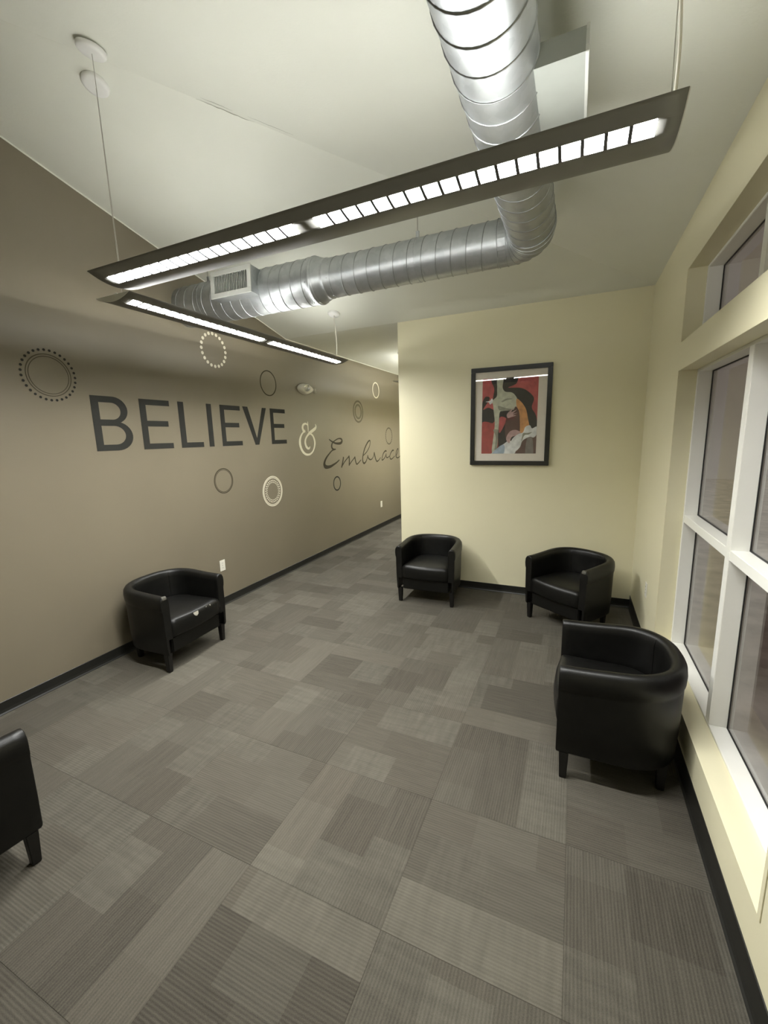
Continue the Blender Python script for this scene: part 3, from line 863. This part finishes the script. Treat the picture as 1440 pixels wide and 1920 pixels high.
shape('ink_brown', [(.58,-.02),(1.02,-.02),(1.02,.24),(.86,.22),(.70,.14)])
shape('ink_grey', [(.82,-.02),(.95,-.02),(.93,.20),(.84,.20)])
# figure: arched back, raised neck, arm down to the lower left
shape('ink_pale', [(.27,1.0),(.38,1.0),(.37,.88),(.42,.82),(.55,.80),(.64,.72),(.66,.64),(.60,.58),(.50,.58),(.40,.57),(.33,.55),(.32,.40),(.31,.26),(.30,.10),(.26,.02),(.20,.03),(.22,.20),(.24,.34),(.24,.45),(.22,.56),(.20,.66),(.17,.69),(.22,.73),(.27,.77),(.27,.88)])
shape('ink_white', [(.06,.70),(.14,.71),(.18,.74),(.20,.70),(.15,.66),(.12,.69)])
shape('ink_shade', [(.30,.64),(.42,.61),(.54,.59),(.60,.58),(.48,.57),(.36,.575),(.31,.59)])
shape('ink_shade', [(.36,.70),(.46,.73),(.56,.72),(.46,.71),(.38,.685)])
shape('ink_shade', [(.22,.32),(.31,.32),(.305,.24),(.29,.06),(.25,.05),(.27,.22)])
shape('ink_orange', [(.63,.72),(.72,.67),(.80,.58),(.84,.46),(.87,.34),(.80,.28),(.70,.27),(.69,.42),(.67,.55),(.63,.63)])
shape('ink_brown', [(.62,.62),(.68,.55),(.70,.42),(.70,.28),(.62,.30),(.60,.45),(.58,.56)])
shape('ink_pink', [(.46,.52),(.52,.57),(.58,.60),(.54,.55),(.64,.58),(.57,.53),(.65,.54),(.57,.51),(.63,.505),(.55,.485),(.48,.475)])
# white drape
shape('ink_white', [(.20,-.02),(.28,.06),(.42,.13),(.50,.17),(.56,.16),(.52,.10),(.60,.05),(.64,.02),(.55,-.02)])
shape('ink_blue', [(.20,-.02),(.28,.06),(.40,.12),(.44,.08),(.40,-.02)])
shape('ink_pink', [(.46,.20),(.52,.29),(.62,.315),(.72,.28),(.66,.24),(.56,.22),(.52,.14)])
shape('ink_white', [(.52,.10),(.58,.20),(.68,.26),(.76,.28),(.80,.35),(.88,.37),(.92,.33),(1.0,.35),(1.0,.25),(.95,.21),(.88,.22),(.76,.17),(.72,.09),(.64,.03),(.54,.02)])
shape('ink_shade', [(.77,.27),(.84,.27),(.92,.28),(.86,.25),(.79,.24),(.74,.16),(.75,.23)])
art.build('print', INK, pic)

# ================================================================== WALL LETTERING AND CIRCLE DECALS (on the brown wall, x = 0)
FT = .0015
def flat(name, poly, mat, parent, holes=(), y0=0, z0=0, th=FT):
    """cut-out vinyl shape in the wall plane: poly of (y, z), extruded to x = th"""
    bm = bmesh.new(); edges = []
    for loop in (poly, *holes):
        vv = [bm.verts.new((0, p[0]-y0, p[1]-z0)) for p in loop]
        edges += [bm.edges.new((vv[i], vv[(i+1) % len(vv)])) for i in range(len(vv))]
    r = bmesh.ops.triangle_fill(bm, use_beauty=True, use_dissolve=False, edges=edges)
    faces = [g for g in r['geom'] if isinstance(g, bmesh.types.BMFace)]
    ex = bmesh.ops.extrude_face_region(bm, geom=faces)
    for g in ex['geom']:
        if isinstance(g, bmesh.types.BMVert): g.co.x = th
    bmesh.ops.recalc_face_normals(bm, faces=bm.faces[:])
    me = bpy.data.meshes.new(name); bm.to_mesh(me); bm.free(); me.materials.append(MATS[mat])
    return inst(name, me, parent)
ZB_, ZT_, ST, BR = 1.717, 2.147, .060, .049
ZM = 1.939
def let_E(a, wd=.298):
    s = ST; b = a+wd
    return [(a,ZB_),(b+.004,ZB_),(b+.004,ZB_+BR),(a+s,ZB_+BR),(a+s,ZM-BR/2),(b-.028,ZM-BR/2),(b-.028,ZM+BR/2),(a+s,ZM+BR/2),(a+s,ZT_-BR),(b,ZT_-BR),(b,ZT_),(a,ZT_)]
def arcpts(cy, cz, ry, rz, a0, a1, n=16):
    return [(cy+ry*math.cos(math.radians(a0+(a1-a0)*k/n)), cz+rz*math.sin(math.radians(a0+(a1-a0)*k/n))) for k in range(n+1)]
word = empty('wall_lettering', (0, 3.33, ZB_)); tag(word, 'large dark sans-serif vinyl word BELIEVE on the brown wall', 'lettering')
W0 = (3.33, ZB_)
def add_letter(poly, holes=()):
    return flat('letter', poly, 'dark_vinyl', word, holes, *W0)
a = 2.129
zs_ = 1.945
outB = [(a,ZB_)] + arcpts(a+.175, (ZB_+zs_+.006)/2, .140, (zs_+.006-ZB_)/2, -90, 74) + arcpts(a+.170, (ZT_+zs_-.012)/2, .122, (ZT_-zs_+.012)/2, -70, 90) + [(a,ZT_)]
h1 = [(a+ST,ZB_+BR)] + arcpts(a+.165, (ZB_+BR+zs_-.030)/2, .088, (zs_-.030-ZB_-BR)/2, -90, 90) + [(a+ST,zs_-.030)]
h2 = [(a+ST,zs_+.020)] + arcpts(a+.158, (ZT_-BR+zs_+.020)/2, .074, (ZT_-BR-zs_-.020)/2, -90, 90) + [(a+ST,ZT_-BR)]
add_letter(outB, (h1, h2)); add_letter(let_E(2.533))
add_letter([(2.925,ZB_),(3.192,ZB_),(3.192,ZB_+BR),(2.925+ST+.004,ZB_+BR),(2.925+ST+.004,ZT_),(2.925,ZT_)])
add_letter([(3.265,ZB_),(3.329,ZB_),(3.329,ZT_),(3.265,ZT_)]); add_letter(let_E(3.444, .296))
add_letter([(3.783,ZT_),(3.955,ZB_),(4.020,ZB_),(4.184,ZT_),(4.112,ZT_),(3.990,ZB_+.075),(3.864,ZT_)]); add_letter(let_E(4.254, .294))

# script strokes: centre lines (y, z) with pen widths
STROKES = {
    'amp': [([(5.052, 2.0), (5.053, 1.961), (5.054, 1.915), (5.054, 1.869)], [0.012, 0.018, 0.018, 0.01]), ([(5.05, 1.952), (5.027, 1.97), (4.99, 1.976), (4.946, 1.962), (4.925, 1.935), (4.925, 1.908), (4.94, 1.881), (4.966, 1.873)], [0.014, 0.018, 0.02, 0.026, 0.032, 0.032, 0.034, 0.03]), ([(4.958, 1.872), (4.907, 1.842), (4.87, 1.804), (4.847, 1.762), (4.841, 1.726), (4.846, 1.681), (4.87, 1.629), (4.912, 1.585), (4.963, 1.558), (5.017, 1.55), (5.072, 1.555), (5.131, 1.582), (5.176, 1.63), (5.203, 1.699), (5.197, 1.75), (5.175, 1.794), (5.139, 1.826), (5.096, 1.84)], [0.016, 0.02, 0.026, 0.034, 0.038, 0.038, 0.034, 0.03, 0.026, 0.024, 0.022, 0.02, 0.022, 0.03, 0.03, 0.026, 0.022, 0.018]), ([(5.244, 1.967), (5.256, 1.942), (5.236, 1.916), (5.185, 1.891), (5.126, 1.866), (5.08, 1.846), (5.033, 1.817), (4.991, 1.781), (4.969, 1.742), (4.967, 1.705), (4.982, 1.668), (5.01, 1.643), (5.042, 1.634), (5.065, 1.644), (5.077, 1.659)], [0.014, 0.024, 0.034, 0.036, 0.036, 0.034, 0.024, 0.024, 0.028, 0.032, 0.032, 0.03, 0.024, 0.02, 0.014])],
    'E': [([(5.604, 1.751), (5.653, 1.728), (5.713, 1.707), (5.783, 1.689), (5.874, 1.682), (5.95, 1.689), (5.99, 1.717), (5.974, 1.75), (5.909, 1.76), (5.834, 1.75), (5.759, 1.726), (5.704, 1.704), (5.675, 1.674), (5.667, 1.638), (5.686, 1.61), (5.72, 1.595), (5.784, 1.597)], [0.012, 0.016, 0.02, 0.024, 0.03, 0.034, 0.034, 0.024, 0.016, 0.014, 0.014, 0.016, 0.024, 0.028, 0.026, 0.024, 0.01]), ([(5.756, 1.596), (5.665, 1.577), (5.574, 1.529), (5.492, 1.475), (5.445, 1.424), (5.433, 1.381), (5.459, 1.348), (5.521, 1.337), (5.608, 1.341), (5.699, 1.362), (5.792, 1.388), (5.879, 1.423)], [0.014, 0.016, 0.018, 0.026, 0.036, 0.048, 0.05, 0.042, 0.034, 0.026, 0.02, 0.012])],
    'm': [([(6.015, 1.453), (5.991, 1.394), (5.947, 1.307)], [0.024, 0.024, 0.024]), ([(5.95, 1.311), (6.038, 1.377), (6.132, 1.429), (6.204, 1.464)], [0.016, 0.014, 0.014, 0.018]), ([(6.204, 1.464), (6.21, 1.395), (6.201, 1.322)], [0.024, 0.026, 0.024]), ([(6.201, 1.322), (6.291, 1.375), (6.405, 1.436)], [0.014, 0.013, 0.016]), ([(6.408, 1.438), (6.429, 1.372), (6.465, 1.318), (6.525, 1.33), (6.63, 1.377)], [0.024, 0.024, 0.022, 0.016, 0.012])],
    'b': [([(6.722, 1.447), (6.874, 1.512), (6.987, 1.601), (7.024, 1.681), (7.003, 1.708), (6.932, 1.683), (6.837, 1.613), (6.757, 1.524), (6.705, 1.422), (6.706, 1.344), (6.755, 1.311), (6.831, 1.342), (6.889, 1.405), (6.906, 1.438)], [0.014, 0.014, 0.014, 0.016, 0.02, 0.024, 0.024, 0.024, 0.024, 0.026, 0.026, 0.018, 0.014, 0.016]), ([(6.906, 1.438), (6.926, 1.397), (7.001, 1.362), (7.088, 1.374), (7.164, 1.431)], [0.02, 0.022, 0.02, 0.014, 0.012])],
    'r': [([(7.163, 1.425), (7.183, 1.479), (7.211, 1.408), (7.255, 1.336), (7.303, 1.312), (7.389, 1.335), (7.46, 1.374)], [0.012, 0.022, 0.028, 0.024, 0.022, 0.014, 0.012])],
    'a': [([(7.742, 1.486), (7.697, 1.492), (7.605, 1.452), (7.538, 1.377), (7.526, 1.327), (7.579, 1.328), (7.671, 1.369), (7.72, 1.418)], [0.024, 0.024, 0.02, 0.018, 0.022, 0.018, 0.014, 0.014]), ([(7.73, 1.432), (7.727, 1.396), (7.747, 1.362), (7.808, 1.356), (7.894, 1.38)], [0.018, 0.02, 0.02, 0.016, 0.012])],
    'c': [([(8.112, 1.486), (8.054, 1.485), (7.954, 1.429), (7.912, 1.364), (7.956, 1.316), (8.044, 1.323), (8.165, 1.365)], [0.024, 0.022, 0.018, 0.02, 0.022, 0.016, 0.012])],
    'e': [([(8.246, 1.369), (8.343, 1.442), (8.367, 1.503), (8.325, 1.505), (8.25, 1.431), (8.236, 1.362), (8.305, 1.323), (8.41, 1.333), (8.54, 1.386)], [0.014, 0.014, 0.016, 0.018, 0.018, 0.02, 0.02, 0.016, 0.012])],
}

def ribbon(name, strokes, mat, parent, y0, z0):
    mb = MB()
    for si, (pts, wd) in enumerate(strokes):
        P = cr(pts, False, 8); N = len(P); sw = []
        for i in range(N):
            q = i/(N-1)*(len(wd)-1); k = min(int(q), len(wd)-2); sw.append((wd[k]+(wd[k+1]-wd[k])*(q-k))*1.22)
        vs = []; off = .0001*si
        for i, p in enumerate(P):
            t = (P[min(i+1, N-1)]-P[max(i-1, 0)])
            if t.length < 1e-9: t = Vector((1, 0))
            t.normalize(); nn = Vector((-t.y, t.x))*sw[i]*.5
            for x in (0, FT+off):
                for sg in (1, -1): vs.append((x, p.x+sg*nn.x-y0, p.y+sg*nn.y-z0))
        fs = []
        for i in range(N-1):
            b, c = 4*i, 4*i+4
            fs += [(b+2, b+3, c+3, c+2), (b, c, c+1, b+1), (b, b+2, c+2, c), (b+1, c+1, c+3, b+3)]
        e = 4*(N-1); fs += [(0,1,3,2), (e, e+2, e+3, e+1)]
        mb.add(vs, fs)
        # round pen ends
        for p, r in ((P[0], sw[0]/2), (P[-1], sw[-1]/2)):
            n = 12; c = [(FT+off, p.x+r*math.cos(2*PI*k/n)-y0, p.y+r*math.sin(2*PI*k/n)-z0) for k in range(n)]
            mb.add(c + [(0, q[1], q[2]) for q in c], [list(range(n))] + [(k, n+k, n+(k+1) % n, (k+1) % n) for k in range(n)])
    return fix_normals(mb.build(name, mat, parent))
amp = empty('wall_ampersand', (0, 5.03, 1.55)); tag(amp, 'cream curly vinyl ampersand between the two words on the brown wall', 'lettering')
ribbon('ampersand', STROKES['amp'], 'cream_vinyl', amp, 5.03, 1.55)
emb = empty('wall_script', (0, 6.9, 1.31)); tag(emb, 'dark handwritten vinyl word Embrace running behind the yellow wall edge', 'lettering')
for ch in ('E','m','b','r','a','c','e'): ribbon('letter', STROKES[ch], 'brown_vinyl', emb, 6.9, 1.31)

def ring(par, name, r_out, r_in, mat, n=56):
    out = [(r_out*math.cos(2*PI*k/n), r_out*math.sin(2*PI*k/n)) for k in range(n)]
    inn = [(r_in*math.cos(2*PI*k/n), r_in*math.sin(2*PI*k/n)) for k in range(n)]
    vs = [(x, p[0], p[1]) for x in (0, FT) for l in (out, inn) for p in l]
    fs = []
    for k in range(n):
        j = (k+1) % n
        fs += [(2*n+k, 2*n+j, 3*n+j, 3*n+k), (k, j, 2*n+j, 2*n+k), (n+j, n+k, 3*n+k, 3*n+j)]
    return fix_normals(MB().add(vs, fs).build(name, mat, par))
def dots(par, R, r, count, mat, phase=0, joined=False):
    n = 14
    base = [(r*math.cos(2*PI*k/n), r*math.sin(2*PI*k/n)) for k in range(n)]
    def disc(cy, cz):
        vs = [(x, cy+p[0], cz+p[1]) for x in (0, FT) for p in base]
        return vs, [[n+k for k in range(n)]] + [(k, (k+1) % n, n+(k+1) % n, n+k) for k in range(n)]
    if joined:
        mb = MB()
        for k in range(count):
            t = 2*PI*(k+phase)/count; mb.add(*disc(R*math.cos(t), R*math.sin(t)))
        return tag(fix_normals(mb.build('dots', mat, par)), kind='stuff')
    me = MB().add(*disc(0, 0)).mesh('dot', mat)
    for k in range(count):
        t = 2*PI*(k+phase)/count; inst('dot', me, par, (0, R*math.cos(t), R*math.sin(t)))
def decal(y, z, label):
    return tag(empty('circle_decal', (0, y, z)), label, 'wall decal', 'circle decals on the brown wall')
d = decal(1.872, 2.262, 'largest dark circle decal, double ring with an outer ring of dots, left of BELIEVE'); ring(d, 'ring', .146, .140, 'grey_vinyl'); ring(d, 'ring', .130, .125, 'grey_vinyl'); dots(d, .172, .0088, 31, 'dark_vinyl')
d = decal(3.439, 2.690, 'cream circle decal made only of dots, under the pendant light'); dots(d, .160, .0165, 20, 'cream_vinyl')
d = decal(4.264, 2.444, 'thin dark ring decal above the last letters of BELIEVE'); ring(d, 'ring', .150, .138, 'brown_vinyl')
d = decal(7.333, 2.621, 'thin cream ring decal, highest and nearest the corridor'); ring(d, 'ring', .145, .125, 'cream_vinyl')
d = decal(6.592, 2.204, 'faint grey decal of concentric rings above the script word'); ring(d, 'ring', .188, .158, 'faint_vinyl'); ring(d, 'ring', .128, .120, 'faint_vinyl'); dots(d, .112, .009, 30, 'faint_vinyl', 0, True); ring(d, 'ring', .100, .094, 'faint_vinyl')
d = decal(7.891, 1.780, 'small dark dotted circle decal just above the end of the script word'); dots(d, .158, .0135, 26, 'brown_vinyl', 0, True)
d = decal(3.409, 1.350, 'dark double thin ring decal below the I of BELIEVE'); ring(d, 'ring', .135, .126, 'brown_vinyl'); ring(d, 'ring', .120, .115, 'brown_vinyl')
d = decal(4.203, 1.136, 'ornate cream circle decal with double ring and two dot circles, lowest on the wall'); ring(d, 'ring', .190, .178, 'cream_vinyl'); ring(d, 'ring', .172, .162, 'cream_vinyl'); dots(d, .134, .0085, 28, 'cream_vinyl', .5, True); dots(d, .111, .0070, 28, 'cream_vinyl', 0, True)
d = decal(5.779, 1.058, 'small thick dark ring decal below the script word'); ring(d, 'ring', .116, .096, 'dark_vinyl')

# ================================================================== SMALL WALL FITTINGS
def plate(name, label, loc, rz, kind):
    """local: plate in the XZ plane, face to -Y"""
    o = empty(name, loc, (0, 0, rz)); tag(o, label, 'outlet')
    MB().box((-.037, -.005, -.060), (.037, 0, .060), 0, .002).build('cover_plate', 'plastic_white', o)
    for dz in (-.026, .026):
        s = MB().box((-.017, -.0065, dz-.016), (.017, -.0048, dz+.016), 0, .0008).build('receptacle', 'plastic_white', o)
        for dx in (-.006, .006): MB().box((dx-.0012, -.0069, dz-.004), (dx+.0012, -.0064, dz+.006)).build('slot', 'slot_dark', s)
    MB().lathe([(0, .0012), (.003, .0008), (.0035, 0)], 10, M=Matrix.Translation((0, -.005, 0)) @ Matrix.Rotation(PI/2, 4, 'X')).build('screw', 'lamp_chrome', o)
    return o
plate('wall_outlet', 'white wall outlet on the brown wall just above the torn chair', (.0005, 3.276, .445), PI/2, 0)
plate('wall_outlet', 'white wall outlet far down the brown wall near the corridor', (.0005, 7.437, .467), PI/2, 0)
plate('wall_outlet', 'pale wall outlet seen edge-on on the window wall by the corner', (XR-.0005, 3.787, .505), -PI/2, 0)

em = empty('emergency_light', (0, 5.02, 2.44)); tag(em, 'white oval emergency light with two small lamp heads on the brown wall', 'emergency light')
def egg(name, mat, cy, cz, ry, rz, depth, par):
    n, m = 28, 8; vs = []; fs = []
    for i in range(m+1):
        t = i/m*PI/2
        for k in range(n):
            a = 2*PI*k/n; yy = math.cos(a); wz = 1 - .28*max(0, yy)      # narrows towards the corridor end
            vs.append((depth*math.sin(t)**.8, cy + ry*yy*math.cos(t)**.55, cz + rz*math.sin(a)*wz*math.cos(t)**.55))
    fs = [(i*n+k, i*n+(k+1) % n, (i+1)*n+(k+1) % n, (i+1)*n+k) for i in range(m) for k in range(n)]
    return fix_normals(MB().add(vs, fs, 0, True).build(name, mat, par))
egg('housing', 'plastic_white', 0, 0, .165, .072, .075, em)
def head(cy, cz, x, r, yaw):
    M = Matrix.Translation((x, cy, cz)) @ Matrix.Rotation(yaw, 4, 'Z') @ Matrix.Rotation(PI/2, 4, 'Y')
    h = MB().lathe([(0, -.030), (r*.6, -.026), (r*.95, -.006), (r, .012), (r*.96, .016), (r*.85, .010)], 22, M=M).build('lamp_head', 'plastic_white', em)
    MB().lathe([(0, -.004), (r*.4, -.001), (r*.86, .0105)], 22, M=M).build('reflector', 'lamp_chrome', h)
    MB().lathe([(0, .012), (.007, .008), (.008, -.003)], 12, M=M).build('bulb', 'white_enamel', h)
head(-.055, .004, .080, .050, -.5); head(.165, -.012, .060, .036, .5)
